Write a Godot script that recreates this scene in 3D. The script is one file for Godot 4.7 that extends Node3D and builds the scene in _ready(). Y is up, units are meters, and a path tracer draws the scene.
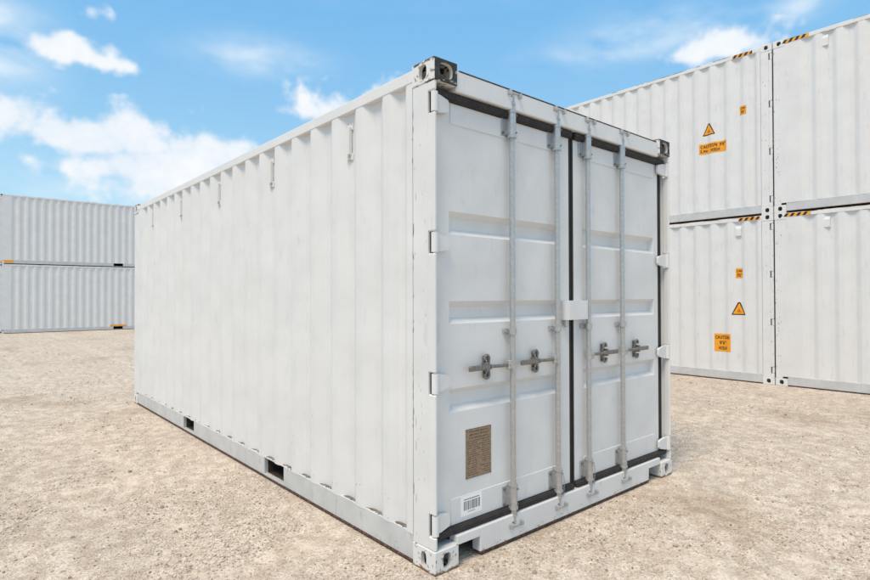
extends Node3D

const W := 2.438
var M := {}
var rng := RandomNumberGenerator.new()
var n_big := FastNoiseLite.new()
var n_mid := FastNoiseLite.new()
var n_small := FastNoiseLite.new()
var n_rust := FastNoiseLite.new()
var flat_rects := []        # footprints of the containers: [xmin, xmax, zmin, zmax, base height]

# ---------------------------------------------------------------- mesh builder
class MB:
	var v := PackedVector3Array()
	var n := PackedVector3Array()
	var c := PackedColorArray()
	var uv := PackedVector2Array()
	var col := Color.WHITE
	var tinted := false
	var mapped := false
	func vert(p: Vector3, nn: Vector3, cc: Color, t := Vector2.ZERO) -> void:
		v.append(p); n.append(nn); c.append(cc); uv.append(t)
	func tri_n(a: Vector3, b: Vector3, d: Vector3, na: Vector3, nb: Vector3, nd: Vector3) -> void:
		# a, b, d counter-clockwise seen from outside; stored clockwise
		var g := (b - a).cross(d - a)
		if g.dot(na + nb + nd) < 0.0:
			vert(a, na, col); vert(b, nb, col); vert(d, nd, col)
		else:
			vert(a, na, col); vert(d, nd, col); vert(b, nb, col)
	func face(pts: Array, out: Vector3) -> void:
		var nn: Vector3 = (pts[1] - pts[0]).cross(pts[2] - pts[0])
		if nn.length() < 1e-12:
			nn = (pts[2] - pts[0]).cross(pts[3 % pts.size()] - pts[0])
		nn = nn.normalized()
		if nn.dot(out) < 0.0:
			nn = -nn
		for i in range(1, pts.size() - 1):
			tri_n(pts[0], pts[i], pts[i + 1], nn, nn, nn)
	func quad_n(a: Vector3, b: Vector3, d: Vector3, e: Vector3, na: Vector3, nb: Vector3, nd: Vector3, ne: Vector3) -> void:
		tri_n(a, b, d, na, nb, nd)
		tri_n(a, d, e, na, nd, ne)
	func box(mn: Vector3, mx: Vector3, ch := 0.003) -> void:
		ch = minf(ch, minf(mx.x - mn.x, minf(mx.y - mn.y, mx.z - mn.z)) * 0.45)
		var lim := [mn, mx]
		var P := func(s: Array, ax: int) -> Vector3:
			var q := Vector3.ZERO
			for k in 3:
				q[k] = lim[s[k]][k]
				if k != ax:
					q[k] += ch if s[k] == 0 else -ch
			return q
		for ax in 3:
			var b := (ax + 1) % 3
			var d := (ax + 2) % 3
			for sg in 2:
				var out := Vector3.ZERO
				out[ax] = -1.0 if sg == 0 else 1.0
				var pts := []
				for t in [[0, 0], [1, 0], [1, 1], [0, 1]]:
					var s := [0, 0, 0]
					s[ax] = sg; s[b] = t[0]; s[d] = t[1]
					pts.append(P.call(s, ax))
				face(pts, out)
			for sb in 2:
				for sd in 2:
					var s0 := [0, 0, 0]
					s0[b] = sb; s0[d] = sd
					var s1 := s0.duplicate()
					s1[ax] = 1
					var out2 := Vector3.ZERO
					out2[b] = -1.0 if sb == 0 else 1.0
					out2[d] = -1.0 if sd == 0 else 1.0
					face([P.call(s0, b), P.call(s1, b), P.call(s1, d), P.call(s0, d)], out2)
		for i in 8:
			var s := [i & 1, (i >> 1) & 1, (i >> 2) & 1]
			face([P.call(s, 0), P.call(s, 1), P.call(s, 2)], Vector3(s[0] * 2 - 1, s[1] * 2 - 1, s[2] * 2 - 1))
	func cyl(a: Vector3, b: Vector3, r: float, r2 := -1.0, seg := 14, caps := true) -> void:
		if r2 < 0.0:
			r2 = r
		var w := (b - a).normalized()
		var u := w.cross(Vector3.UP if absf(w.y) < 0.9 else Vector3.RIGHT).normalized()
		var t := w.cross(u)
		for i in seg:
			var a0 := TAU * i / seg
			var a1 := TAU * (i + 1) / seg
			var d0 := u * cos(a0) + t * sin(a0)
			var d1 := u * cos(a1) + t * sin(a1)
			quad_n(a + d0 * r, a + d1 * r, b + d1 * r2, b + d0 * r2, d0, d1, d1, d0)
			if caps:
				tri_n(a, a + d0 * r, a + d1 * r, -w, -w, -w)
				tri_n(b, b + d0 * r2, b + d1 * r2, w, w, w)
	func tube(pts: Array, r: float, seg := 10) -> void:
		for i in pts.size() - 1:
			cyl(pts[i], pts[i + 1], r, r, seg, i == 0 or i == pts.size() - 2)
		for i in range(1, pts.size() - 1):
			ball(pts[i], r)
	func ball(p: Vector3, r: float, sc := Vector3.ONE) -> void:
		for j in 6:
			for i in 10:
				var q := []
				for k in [[j, i], [j, i + 1], [j + 1, i + 1], [j + 1, i]]:
					var th: float = PI * k[0] / 6.0
					var ph: float = TAU * k[1] / 10.0
					q.append(Vector3(sin(th) * cos(ph), cos(th), sin(th) * sin(ph)))
				quad_n(p + q[0] * sc * r, p + q[1] * sc * r, p + q[2] * sc * r, p + q[3] * sc * r, q[0], q[1], q[2], q[3])
	func prism(poly: PackedVector2Array, o: Vector3, u: Vector3, t: Vector3, depth: Vector3) -> void:
		var idx := Geometry2D.triangulate_polygon(poly)
		var at := func(k: int) -> Vector3: return o + u * poly[k].x + t * poly[k].y
		var w := depth.normalized()
		for i in range(0, idx.size(), 3):
			tri_n(at.call(idx[i]), at.call(idx[i + 1]), at.call(idx[i + 2]), -w, -w, -w)
			tri_n(at.call(idx[i]) + depth, at.call(idx[i + 1]) + depth, at.call(idx[i + 2]) + depth, w, w, w)
		var cw := Geometry2D.is_polygon_clockwise(poly)
		for i in poly.size():
			var a: Vector3 = at.call(i)
			var b: Vector3 = at.call((i + 1) % poly.size())
			var e := poly[(i + 1) % poly.size()] - poly[i]
			var o2 := Vector2(e.y, -e.x) * (-1.0 if cw else 1.0)
			face([a, b, b + depth, a + depth], u * o2.x + t * o2.y)
	func mesh(mat: Material) -> ArrayMesh:
		var arr := []
		arr.resize(Mesh.ARRAY_MAX)
		arr[Mesh.ARRAY_VERTEX] = v
		arr[Mesh.ARRAY_NORMAL] = n
		if tinted:
			arr[Mesh.ARRAY_COLOR] = c
		if mapped:
			arr[Mesh.ARRAY_TEX_UV] = uv
		var m := ArrayMesh.new()
		m.add_surface_from_arrays(Mesh.PRIMITIVE_TRIANGLES, arr)
		m.surface_set_material(0, mat)
		return m

func obj(called: String, mb: MB, mat: Material, parent: Node = self) -> MeshInstance3D:
	return put(called, mb.mesh(mat), parent)

func put(called: String, mesh: Mesh, parent: Node = self, at := Vector3.ZERO) -> MeshInstance3D:
	var o := MeshInstance3D.new()
	o.name = called
	o.mesh = mesh
	o.position = at
	o.cast_shadow = GeometryInstance3D.SHADOW_CASTING_SETTING_ON
	parent.add_child(o, true)
	return o

func tag(o: Node, label: String, category: String, group := "", kind := "") -> void:
	if label: o.set_meta("label", label)
	if category: o.set_meta("category", category)
	if group: o.set_meta("group", group)
	if kind: o.set_meta("kind", kind)

# ---------------------------------------------------------------- light
func make_light() -> void:
	var cam := Camera3D.new()
	cam.name = "camera"
	cam.fov = 54.895
	cam.far = 2000.0
	cam.near = 0.05
	cam.position = Vector3(-1.80986, 1.38821, 2.1006)
	cam.rotation = Vector3(0.0110075, -0.7121488, -0.0023581)
	add_child(cam)
	cam.current = true
	var env := Environment.new()
	env.background_mode = Environment.BG_SKY
	env.tonemap_mode = Environment.TONE_MAPPER_LINEAR
	env.tonemap_exposure = 1.55
	env.sdfgi_enabled = true
	env.ssao_enabled = true
	env.ssil_enabled = true
	var sky := Sky.new()
	var pan := PanoramaSkyMaterial.new()
	pan.panorama = ImageTexture.create_from_image(sky_image())
	sky.sky_material = pan
	env.sky = sky
	env.background_energy_multiplier = 0.93
	var we := WorldEnvironment.new()
	we.name = "world_environment"
	we.environment = env
	add_child(we)
	var sun := DirectionalLight3D.new()
	sun.name = "sun"
	var az := Vector2(-0.95, 0.31).normalized()
	var el := deg_to_rad(61.0)
	var to_sun := Vector3(az.x * cos(el), sin(el), az.y * cos(el))
	sun.basis = Basis.looking_at(-to_sun, Vector3.UP)
	sun.light_energy = 0.62
	sun.light_color = Color(1.0, 0.925, 0.83)
	sun.light_angular_distance = 22.0
	sun.shadow_enabled = true
	add_child(sun)

func sky_image() -> Image:
	var w := 3072
	var h := 1536
	var fine := FastNoiseLite.new()
	fine.seed = 11; fine.noise_type = FastNoiseLite.TYPE_SIMPLEX_SMOOTH
	fine.fractal_type = FastNoiseLite.FRACTAL_FBM; fine.fractal_octaves = 6; fine.frequency = 9.0; fine.fractal_gain = 0.55
	var wisp := FastNoiseLite.new()
	wisp.seed = 5; wisp.noise_type = FastNoiseLite.TYPE_SIMPLEX_SMOOTH
	wisp.fractal_type = FastNoiseLite.FRACTAL_FBM; wisp.fractal_octaves = 4; wisp.frequency = 3.0
	# clouds: azimuth, elevation, half width, half height (degrees), density, kind (0 heaped, 1 thin)
	var clouds := [
		[6.9, 20.3, 2.5, 0.95, 1.3, 0], [7.6, 21.2, 1.5, 0.8, 0.8, 0], [10.1, 19.9, 1.0, 0.5, 0.85, 0], [12.0, 19.8, 1.2, 0.6, 0.6, 0], [8.9, 23.6, 1.2, 0.6, 0.5, 0], [5.2, 22.6, 1.6, 0.4, 0.35, 0],
		[23.2, 22.4, 5.6, 1.5, 0.5, 1],
		[3.0, 14.8, 3.6, 1.4, 0.9, 0], [9.0, 13.6, 6.4, 1.7, 1.3, 0], [12.6, 14.6, 2.8, 1.6, 0.9, 0], [13.5, 11.6, 5.0, 1.7, 1.1, 0], [18.4, 13.0, 3.6, 2.2, 1.4, 0], [21.0, 13.4, 4.4, 1.6, 1.0, 0], [14.0, 9.6, 5.0, 1.4, 0.8, 0], [4.6, 11.4, 1.8, 0.7, 0.4, 0], [10.5, 11.2, 5.0, 1.2, 0.75, 0], [16.0, 10.6, 6.0, 1.6, 0.9, 0], [8.0, 9.0, 7.0, 2.0, 0.3, 1], [1.0, 13.2, 3.0, 1.4, 0.9, 0],
		[31.5, 18.0, 5.5, 1.7, 1.0, 0], [35.5, 19.2, 3.2, 1.5, 0.8, 0], [27.0, 17.8, 2.2, 0.5, 0.4, 0],
		[67.4, 21.6, 4.0, 1.1, 1.0, 0], [68.2, 22.6, 2.2, 1.0, 0.6, 0], [63.0, 24.0, 7.0, 1.6, 0.45, 1], [73.6, 23.4, 3.0, 1.1, 0.5, 1], [57.0, 22.6, 6.0, 1.2, 0.3, 1],
		[2.5, 19.5, 3.4, 3.6, 0.45, 1], [-4.0, 21.0, 6.0, 5.0, 0.4, 1]]
	var r := RandomNumberGenerator.new()
	r.seed = 77
	for i in 110:                                    # the same kind of broken cloud all round
		var a := r.randf_range(86.0, 356.0)
		var e := r.randf_range(6.0, 24.0)
		clouds.append([a, e, r.randf_range(2.0, 7.0), r.randf_range(0.8, 2.4), r.randf_range(0.5, 1.3), 0])
	for i in 60:
		clouds.append([r.randf_range(0.0, 360.0), r.randf_range(38.0, 80.0), r.randf_range(8.0, 26.0), r.randf_range(2.5, 5.0), r.randf_range(0.5, 1.2), i % 2])
	for i in 26:
		clouds.append([r.randf_range(90.0, 352.0), r.randf_range(10.0, 28.0), r.randf_range(5.0, 10.0), r.randf_range(1.0, 3.0), r.randf_range(0.3, 0.5), 1])
	var heap := PackedFloat32Array()
	var thin := PackedFloat32Array()
	var half := h / 2
	heap.resize(w * half)
	thin.resize(w * half)
	for k in clouds:
		var ex := 2.2
		var x0 := int(floor((k[0] - k[2] * ex) / 360.0 * w))
		var x1 := int(ceil((k[0] + k[2] * ex) / 360.0 * w))
		var y0 := maxi(0, int(floor((90.0 - k[1] - k[3] * ex) / 180.0 * h)))
		var y1 := mini(half - 1, int(ceil((90.0 - k[1] + k[3] * ex) / 180.0 * h)))
		for y in range(y0, y1 + 1):
			var el := 90.0 - (y + 0.5) / h * 180.0
			var dy: float = (el - k[1]) / k[3]
			if k[5] == 0 and dy < 0.0:
				dy *= 1.25                              # flatter below
			for x in range(x0, x1 + 1):
				var dx: float = ((x + 0.5) / w * 360.0 - k[0]) / k[2]
				var g: float = exp(-(dx * dx + dy * dy)) * k[4]
				var at := y * w + posmod(x, w)
				if k[5] == 0:
					heap[at] = maxf(heap[at], g) + minf(heap[at], g) * 0.35
				else:
					thin[at] += g
	var data := PackedByteArray()
	data.resize(w * h * 3)
	for y in h:
		var el := PI / 2.0 - (y + 0.5) / h * PI
		var up := maxf(0.0, sin(el))
		# clear air: pale at the horizon, deeper overhead
		var t := pow(1.0 - up, 3.1)
		var base := Vector3(0.085, 0.300, 0.58).lerp(Vector3(0.47, 0.67, 0.725), t)
		for x in w:
			var c := base
			if el > 0.0:
				var i := y * w + x
				var d0 := heap[i]
				var d1 := thin[i] + 0.8 * smoothstep(0.42, 0.95, el)      # a high veil overhead
				if d0 > 0.02 or d1 > 0.02:
					var az := (x + 0.5) / w * TAU
					var dir := Vector3(sin(az) * cos(el), sin(el), -cos(az) * cos(el))
					if d1 > 0.02:
						var q := wisp.get_noise_3d(dir.x * 3.0 + dir.y * 2.0, dir.y * 7.0, dir.z * 3.0) + 0.5 * fine.get_noise_3d(dir.x, dir.y * 2.2, dir.z)
						var al := clampf(d1 * (0.75 + 1.1 * q), 0.0, 0.8)
						c = c.lerp(Vector3(0.60, 0.665, 0.71), al)
					if d0 > 0.02:
						var nz := fine.get_noise_3dv(dir * 1.0) + 0.35 * fine.get_noise_3dv(dir * 4.1 + Vector3(3, 1, 2))
						var al := smoothstep(0.20, 0.86, d0 + nz * 0.85)
						var lit := clampf(0.5 + nz * 0.7 + (d0 - 0.6) * 0.25, 0.0, 1.0)
						c = c.lerp(Vector3(0.53, 0.60, 0.67).lerp(Vector3(0.70, 0.705, 0.71), lit), al * 0.96)
			else:
				c = Vector3(0.30, 0.26, 0.21)
			var o := (y * w + x) * 3
			data[o] = int(clampf(pow(c.x, 0.4545) * 255.0 + 0.5, 0, 255))
			data[o + 1] = int(clampf(pow(c.y, 0.4545) * 255.0 + 0.5, 0, 255))
			data[o + 2] = int(clampf(pow(c.z, 0.4545) * 255.0 + 0.5, 0, 255))
	return Image.create_from_data(w, h, false, Image.FORMAT_RGB8, data)

# ---------------------------------------------------------------- materials
func seamless(sd: int, freq: float, oct: int, size: int, ridged := false) -> PackedByteArray:
	var f := FastNoiseLite.new()
	f.seed = sd; f.frequency = freq; f.fractal_octaves = oct
	f.noise_type = FastNoiseLite.TYPE_SIMPLEX_SMOOTH
	f.fractal_type = FastNoiseLite.FRACTAL_RIDGED if ridged else FastNoiseLite.FRACTAL_FBM
	var im := f.get_seamless_image(size, size, false, false, 0.2)
	im.convert(Image.FORMAT_L8)
	return im.get_data()

func rgb_texture(data: PackedByteArray, size: int) -> ImageTexture:
	var im := Image.create_from_data(size, size, false, Image.FORMAT_RGB8, data)
	im.generate_mipmaps()
	return ImageTexture.create_from_image(im)

func paint_texture(base: Vector3, wear: float, sd: int) -> ImageTexture:
	var s := 768
	var cloud := seamless(sd, 0.006, 4, s)
	var speck := seamless(sd + 1, 0.09, 3, s)
	var streak := seamless(sd + 2, 0.035, 3, s)
	var zone := seamless(sd + 3, 0.012, 3, s)
	var data := PackedByteArray()
	data.resize(s * s * 3)
	for y in s:
		for x in s:
			var i := y * s + x
			var g := (cloud[i] / 255.0 - 0.5) * 0.035 * wear
			var sy := minf(y, s - 1 - y) * 0.16                                  # vertical run marks, long and faint
			var st0 := streak[int(sy) * s + x] / 255.0
			var st := lerpf(st0, streak[(int(sy) + 1) * s + x] / 255.0, sy - floor(sy))
			var zn := zone[i] / 255.0
			g -= maxf(0.0, st - 0.60) * 0.14 * wear * smoothstep(0.45, 0.75, zn)
			var c := base + Vector3(g, g, g)
			var sp := speck[i] / 255.0
			if sp > 0.90 and zn > 0.60:
				c = c.lerp(Vector3(0.55, 0.50, 0.45), minf(1.0, (sp - 0.90) * 9.0) * 0.4 * wear)
			if sp < 0.10:
				c += Vector3(0.008, 0.008, 0.008)
			data[i * 3] = int(clampf(c.x, 0, 1) * 255.0)
			data[i * 3 + 1] = int(clampf(c.y, 0, 1) * 255.0)
			data[i * 3 + 2] = int(clampf(c.z, 0, 1) * 255.0)
	return rgb_texture(data, s)

func std(col: Color, rough := 0.6, metal := 0.0) -> StandardMaterial3D:
	var m := StandardMaterial3D.new()
	m.albedo_color = col
	m.roughness = rough
	m.metallic = metal
	return m

func triplanar(tex: Texture2D, rough: float, scale: Vector3, metal := 0.0, bump: Texture2D = null, bump_depth := 0.3) -> StandardMaterial3D:
	var m := std(Color.WHITE, rough, metal)
	m.albedo_texture = tex
	m.uv1_triplanar = true
	m.uv1_world_triplanar = true
	m.uv1_scale = scale
	if bump:
		m.normal_enabled = true
		m.normal_texture = bump
		m.normal_scale = bump_depth
	return m

func mottled(a: Vector3, b: Vector3, c: Vector3, sd: int, freq: float) -> ImageTexture:
	var s := 256
	var p := seamless(sd, freq, 4, s)
	var q := seamless(sd + 1, freq * 4.0, 3, s)
	var data := PackedByteArray()
	data.resize(s * s * 3)
	for i in s * s:
		var t := p[i] / 255.0
		var k := a.lerp(b, smoothstep(0.35, 0.65, t)).lerp(c, smoothstep(0.55, 0.75, q[i] / 255.0) * 0.6)
		data[i * 3] = int(k.x * 255.0); data[i * 3 + 1] = int(k.y * 255.0); data[i * 3 + 2] = int(k.z * 255.0)
	return rgb_texture(data, s)

func wave_normal(sd: int, freq: float, depth: float, size := 512) -> ImageTexture:
	var im := Image.create_from_data(size, size, false, Image.FORMAT_L8, seamless(sd, freq, 4, size))
	im.convert(Image.FORMAT_RGBA8)
	im.bump_map_to_normal_map(depth)
	im.generate_mipmaps()
	return ImageTexture.create_from_image(im)

func make_materials() -> void:
	var dent := wave_normal(31, 0.008, 3.0)
	M.paint = triplanar(paint_texture(Vector3(0.864, 0.863, 0.860), 1.25, 21), 0.5, Vector3(0.55, 0.55, 0.55), 0.0, dent, 0.25)
	M.paint_yard = triplanar(paint_texture(Vector3(0.864, 0.863, 0.860), 1.0, 61), 0.55, Vector3(0.4, 0.4, 0.4), 0.0, dent, 0.3)
	M.rail = triplanar(paint_texture(Vector3(0.765, 0.77, 0.772), 1.8, 41), 0.5, Vector3(0.7, 0.7, 0.7), 0.0, dent, 0.3)
	M.rail_yard = M.rail
	M.rust = triplanar(mottled(Vector3(0.25, 0.16, 0.11), Vector3(0.40, 0.27, 0.19), Vector3(0.55, 0.47, 0.40), 71, 0.03), 0.9, Vector3(3, 3, 3))
	M.rubber = triplanar(mottled(Vector3(0.13, 0.125, 0.12), Vector3(0.17, 0.16, 0.15), Vector3(0.27, 0.24, 0.20), 81, 0.02), 0.75, Vector3(2, 2, 2))
	M.galv = triplanar(mottled(Vector3(0.70, 0.707, 0.71), Vector3(0.745, 0.75, 0.755), Vector3(0.66, 0.665, 0.665), 91, 0.03), 0.2, Vector3(4, 4, 4), 0.5)
	M.iron = triplanar(mottled(Vector3(0.47, 0.465, 0.455), Vector3(0.56, 0.555, 0.545), Vector3(0.42, 0.385, 0.345), 95, 0.04), 0.42, Vector3(5, 5, 5), 0.6)
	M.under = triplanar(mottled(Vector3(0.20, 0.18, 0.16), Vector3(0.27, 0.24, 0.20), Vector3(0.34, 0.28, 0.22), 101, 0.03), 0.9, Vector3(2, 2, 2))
	M.tint = std(Color.WHITE, 0.7)
	M.tint.vertex_color_use_as_albedo = true
	M.orange = triplanar(mottled(Vector3(0.93, 0.61, 0.10), Vector3(0.96, 0.66, 0.13), Vector3(0.86, 0.55, 0.14), 111, 0.03), 0.55, Vector3(3, 3, 3))
	M.ink = std(Color(0.20, 0.13, 0.10), 0.6)
	M.black = std(Color(0.13, 0.12, 0.11), 0.6)
	M.white_label = std(Color(0.93, 0.93, 0.93), 0.5)

# ---------------------------------------------------------------- ground
func slope(x: float, z: float) -> float:
	var d := Vector2(x - 1.2, z + 2.4).length()
	return -0.095 * smoothstep(3.8, 7.2, d)

func ground_height(x: float, z: float) -> float:
	var s := slope(x, z)
	var far := Vector2(x + 1.8, z - 2.1).length()
	var fade := clampf(1.3 - far / 26.0, 0.25, 1.0)
	var b := n_big.get_noise_2d(x, z)
	var q := 0.012 * b + 0.014 * n_mid.get_noise_2d(x, z)
	var sm := n_small.get_noise_2d(x, z)
	q += (0.007 + 0.012 * clampf(b + 0.3, 0.0, 1.0)) * sm
	# trodden furrows
	q += 0.016 * n_mid.get_noise_2d(x * 0.6 + z * 1.9 + 40.0, z * 0.5 - x * 0.4)
	q = q * fade - 0.008
	var keep := 1.0
	var base := 0.0
	for r in flat_rects:
		var dx := maxf(maxf(r[0] - x, x - r[1]), 0.0)
		var dz := maxf(maxf(r[2] - z, z - r[3]), 0.0)
		var k := smoothstep(0.0, 0.35, sqrt(dx * dx + dz * dz))
		if k < keep:
			keep = k
			base = r[4]
	return lerpf(base - 0.001, s + q, keep)

func lines(lo: float, hi: float, step: float, end_lo: float, end_hi: float) -> PackedFloat32Array:
	var left := []
	var p := lo
	var d := step
	while p > end_lo:
		d = minf(d * 1.06, 12.0)
		p -= d
		left.append(p)
	left.reverse()
	var out := PackedFloat32Array(left)
	var k := int(round((hi - lo) / step))
	for i in k + 1:
		out.append(lo + (hi - lo) * i / k)
	p = hi
	d = step
	while p < end_hi:
		d = minf(d * 1.06, 12.0)
		p += d
		out.append(p)
	return out

func make_ground() -> void:
	var s := 1024
	var g0 := seamless(201, 0.012, 4, s)
	var g1 := seamless(202, 0.07, 4, s)
	var g2 := seamless(203, 0.22, 2, s)
	var g3 := seamless(204, 0.11, 2, s)
	var data := PackedByteArray()
	data.resize(s * s * 3)
	var hgt := PackedByteArray()
	hgt.resize(s * s)
	for i in s * s:
		var a := g0[i] / 255.0
		var b := g1[i] / 255.0
		var c := g2[i] / 255.0
		var e := g3[i] / 255.0
		var k := Vector3(0.842, 0.797, 0.737).lerp(Vector3(0.768, 0.713, 0.650), smoothstep(0.3, 0.75, a))
		k += Vector3.ONE * ((b - 0.5) * 0.20 + (c - 0.5) * 0.20)
		if e > 0.74:                                  # small grit, pale and dark
			k = k.lerp(Vector3(0.86, 0.82, 0.76), minf(1.0, (e - 0.74) * 8.0) * 0.6)
		elif e < 0.27:
			k = k.lerp(Vector3(0.44, 0.385, 0.335), minf(1.0, (0.27 - e) * 8.0) * 0.75)
		data[i * 3] = int(clampf(k.x, 0, 1) * 255); data[i * 3 + 1] = int(clampf(k.y, 0, 1) * 255); data[i * 3 + 2] = int(clampf(k.z, 0, 1) * 255)
		hgt[i] = int(clampf(0.5 + (b - 0.5) * 0.8 + (c - 0.5) * 0.35 + maxf(0.0, e - 0.7) * 1.2, 0, 1) * 255)
	var him := Image.create_from_data(s, s, false, Image.FORMAT_L8, hgt)
	him.convert(Image.FORMAT_RGBA8)
	him.bump_map_to_normal_map(6.0)
	him.generate_mipmaps()
	var m := std(Color.WHITE, 0.95)
	m.albedo_texture = rgb_texture(data, s)
	m.normal_enabled = true
	m.normal_texture = ImageTexture.create_from_image(him)
	m.normal_scale = 1.0
	m.vertex_color_use_as_albedo = true
	m.specular_mode = BaseMaterial3D.SPECULAR_SCHLICK_GGX
	m.metallic_specular = 0.25
	M.ground = m
	var xs := lines(-3.6, 5.2, 0.03, -260.0, 260.0)
	var zs := lines(-6.5, 2.6, 0.03, -260.0, 260.0)
	var nx := xs.size()
	var nz := zs.size()
	var v := PackedVector3Array(); v.resize(nx * nz)
	var nn := PackedVector3Array(); nn.resize(nx * nz)
	var cc := PackedColorArray(); cc.resize(nx * nz)
	var uv := PackedVector2Array(); uv.resize(nx * nz)
	for j in nz:
		for i in nx:
			var x := xs[i]
			var z := zs[j]
			v[j * nx + i] = Vector3(x, ground_height(x, z), z)
			uv[j * nx + i] = Vector2(x, z) / 1.9
			var t := n_big.get_noise_2d(x * 0.23 + 50.0, z * 0.23)
			var t2 := n_mid.get_noise_2d(x * 0.8 - 20.0, z * 0.8 + 9.0)
			var damp := smoothstep(0.22, 0.6, n_big.get_noise_2d(x * 0.7 + 11.0, z * 0.7 + 31.0))   # browner, damp patches
			var g := 0.97 + 0.13 * t + 0.11 * t2 + 0.10 * n_small.get_noise_2d(x * 0.8 + 90.0, z * 0.8)
			cc[j * nx + i] = Color(g, g * (0.99 - 0.04 * damp), g * (0.985 - 0.09 * damp)) * (1.0 - 0.18 * damp)
	for j in nz:
		for i in nx:
			var i0 := maxi(i - 1, 0)
			var i1 := mini(i + 1, nx - 1)
			var j0 := maxi(j - 1, 0)
			var j1 := mini(j + 1, nz - 1)
			var a := v[j * nx + i1] - v[j * nx + i0]
			var b := v[j1 * nx + i] - v[j0 * nx + i]
			nn[j * nx + i] = b.cross(a).normalized()
	var ix := PackedInt32Array()
	ix.resize((nx - 1) * (nz - 1) * 6)
	var o := 0
	for j in nz - 1:
		for i in nx - 1:
			var p := j * nx + i
			ix[o] = p; ix[o + 1] = p + 1; ix[o + 2] = p + nx
			ix[o + 3] = p + 1; ix[o + 4] = p + nx + 1; ix[o + 5] = p + nx
			o += 6
	var arr := []
	arr.resize(Mesh.ARRAY_MAX)
	arr[Mesh.ARRAY_VERTEX] = v; arr[Mesh.ARRAY_NORMAL] = nn; arr[Mesh.ARRAY_COLOR] = cc; arr[Mesh.ARRAY_TEX_UV] = uv; arr[Mesh.ARRAY_INDEX] = ix
	var am := ArrayMesh.new()
	am.add_surface_from_arrays(Mesh.PRIMITIVE_TRIANGLES, arr)
	am.surface_set_material(0, m)
	var g := put("ground", am)
	tag(g, "flat pale beige gravel and sand yard ground", "ground", "", "structure")

func stone_mesh(sd: int) -> ArrayMesh:
	var r := RandomNumberGenerator.new()
	r.seed = sd
	var t := (1.0 + sqrt(5.0)) / 2.0
	var p := [Vector3(-1, t, 0), Vector3(1, t, 0), Vector3(-1, -t, 0), Vector3(1, -t, 0), Vector3(0, -1, t), Vector3(0, 1, t), Vector3(0, -1, -t), Vector3(0, 1, -t), Vector3(t, 0, -1), Vector3(t, 0, 1), Vector3(-t, 0, -1), Vector3(-t, 0, 1)]
	for i in 12:
		p[i] = p[i].normalized() * r.randf_range(0.7, 1.15) * Vector3(1.0, 0.68, 0.85)
	var f := [0, 11, 5, 0, 5, 1, 0, 1, 7, 0, 7, 10, 0, 10, 11, 1, 5, 9, 5, 11, 4, 11, 10, 2, 10, 7, 6, 7, 1, 8, 3, 9, 4, 3, 4, 2, 3, 2, 6, 3, 6, 8, 3, 8, 9, 4, 9, 5, 2, 4, 11, 6, 2, 10, 8, 6, 7, 9, 8, 1]
	var mb := MB.new()
	for i in range(0, 60, 3):
		mb.face([p[f[i]], p[f[i + 1]], p[f[i + 2]]], p[f[i]] + p[f[i + 1]] + p[f[i + 2]])
	return mb.mesh(M.stone)

func make_gravel() -> void:
	M.stone = std(Color.WHITE, 0.92)
	M.stone.vertex_color_use_as_albedo = true
	var eye := Vector2(-1.81, 2.1)
	var ahead := atan2(-0.757, 0.6533)
	var tones := [Color(0.58, 0.50, 0.41), Color(0.50, 0.43, 0.355), Color(0.62, 0.55, 0.47), Color(0.36, 0.31, 0.26), Color(0.68, 0.63, 0.57), Color(0.27, 0.22, 0.18)]
	for k in 3:
		var count := [30000, 24000, 9000][k] as int
		var xf := []
		var cs := []
		while xf.size() < count:
			var rad := rng.randf_range(1.9, 13.0) if k < 2 else rng.randf_range(2.0, 20.0)
			if k < 2 and rng.randf() < 0.35:
				rad = rng.randf_range(1.9, 5.0)
			var an := ahead + deg_to_rad(rng.randf_range(-50.0, 50.0))
			var x := eye.x + cos(an) * rad
			var z := eye.y + sin(an) * rad
			var inside := false
			for r in flat_rects:
				if x > r[0] - 0.01 and x < r[1] + 0.01 and z > r[2] - 0.01 and z < r[3] + 0.01:
					inside = true
			if inside:
				continue
			if rng.randf() > clampf(0.36 + 1.7 * n_big.get_noise_2d(x * 1.3 + 7.0, z * 1.3), 0.06, 1.0):
				continue
			var sz: float
			if k == 0:
				sz = rng.randf_range(0.0028, 0.006)
			elif k == 1:
				sz = rng.randf_range(0.005, 0.010)
			else:
				sz = 0.008 + 0.012 * pow(rng.randf(), 4.0)
			var b := Basis.from_euler(Vector3(rng.randf_range(-0.3, 0.3), rng.randf() * TAU, rng.randf_range(-0.3, 0.3))).scaled(Vector3.ONE * sz)
			xf.append(Transform3D(b, Vector3(x, ground_height(x, z) + sz * 0.18, z)))
			var q: Color = tones[rng.randi() % 3] if rng.randf() < 0.60 else tones[rng.randi() % 6]
			cs.append(q * rng.randf_range(0.85, 1.12))
		var mm := MultiMesh.new()
		mm.transform_format = MultiMesh.TRANSFORM_3D
		mm.use_colors = true
		mm.mesh = stone_mesh(300 + k)
		mm.instance_count = count
		for i in count:
			mm.set_instance_transform(i, xf[i])
			mm.set_instance_color(i, cs[i])
		var mi := MultiMeshInstance3D.new()
		mi.name = ["fine_grit", "gravel", "pebbles"][k]
		mi.multimesh = mm
		add_child(mi, true)
		tag(mi, ["fine beige grit scattered over the sandy yard", "small beige and brown gravel strewn on the yard", "larger loose pebbles lying on the sandy yard"][k], ["grit", "gravel", "pebbles"][k], "", "stuff")

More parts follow.
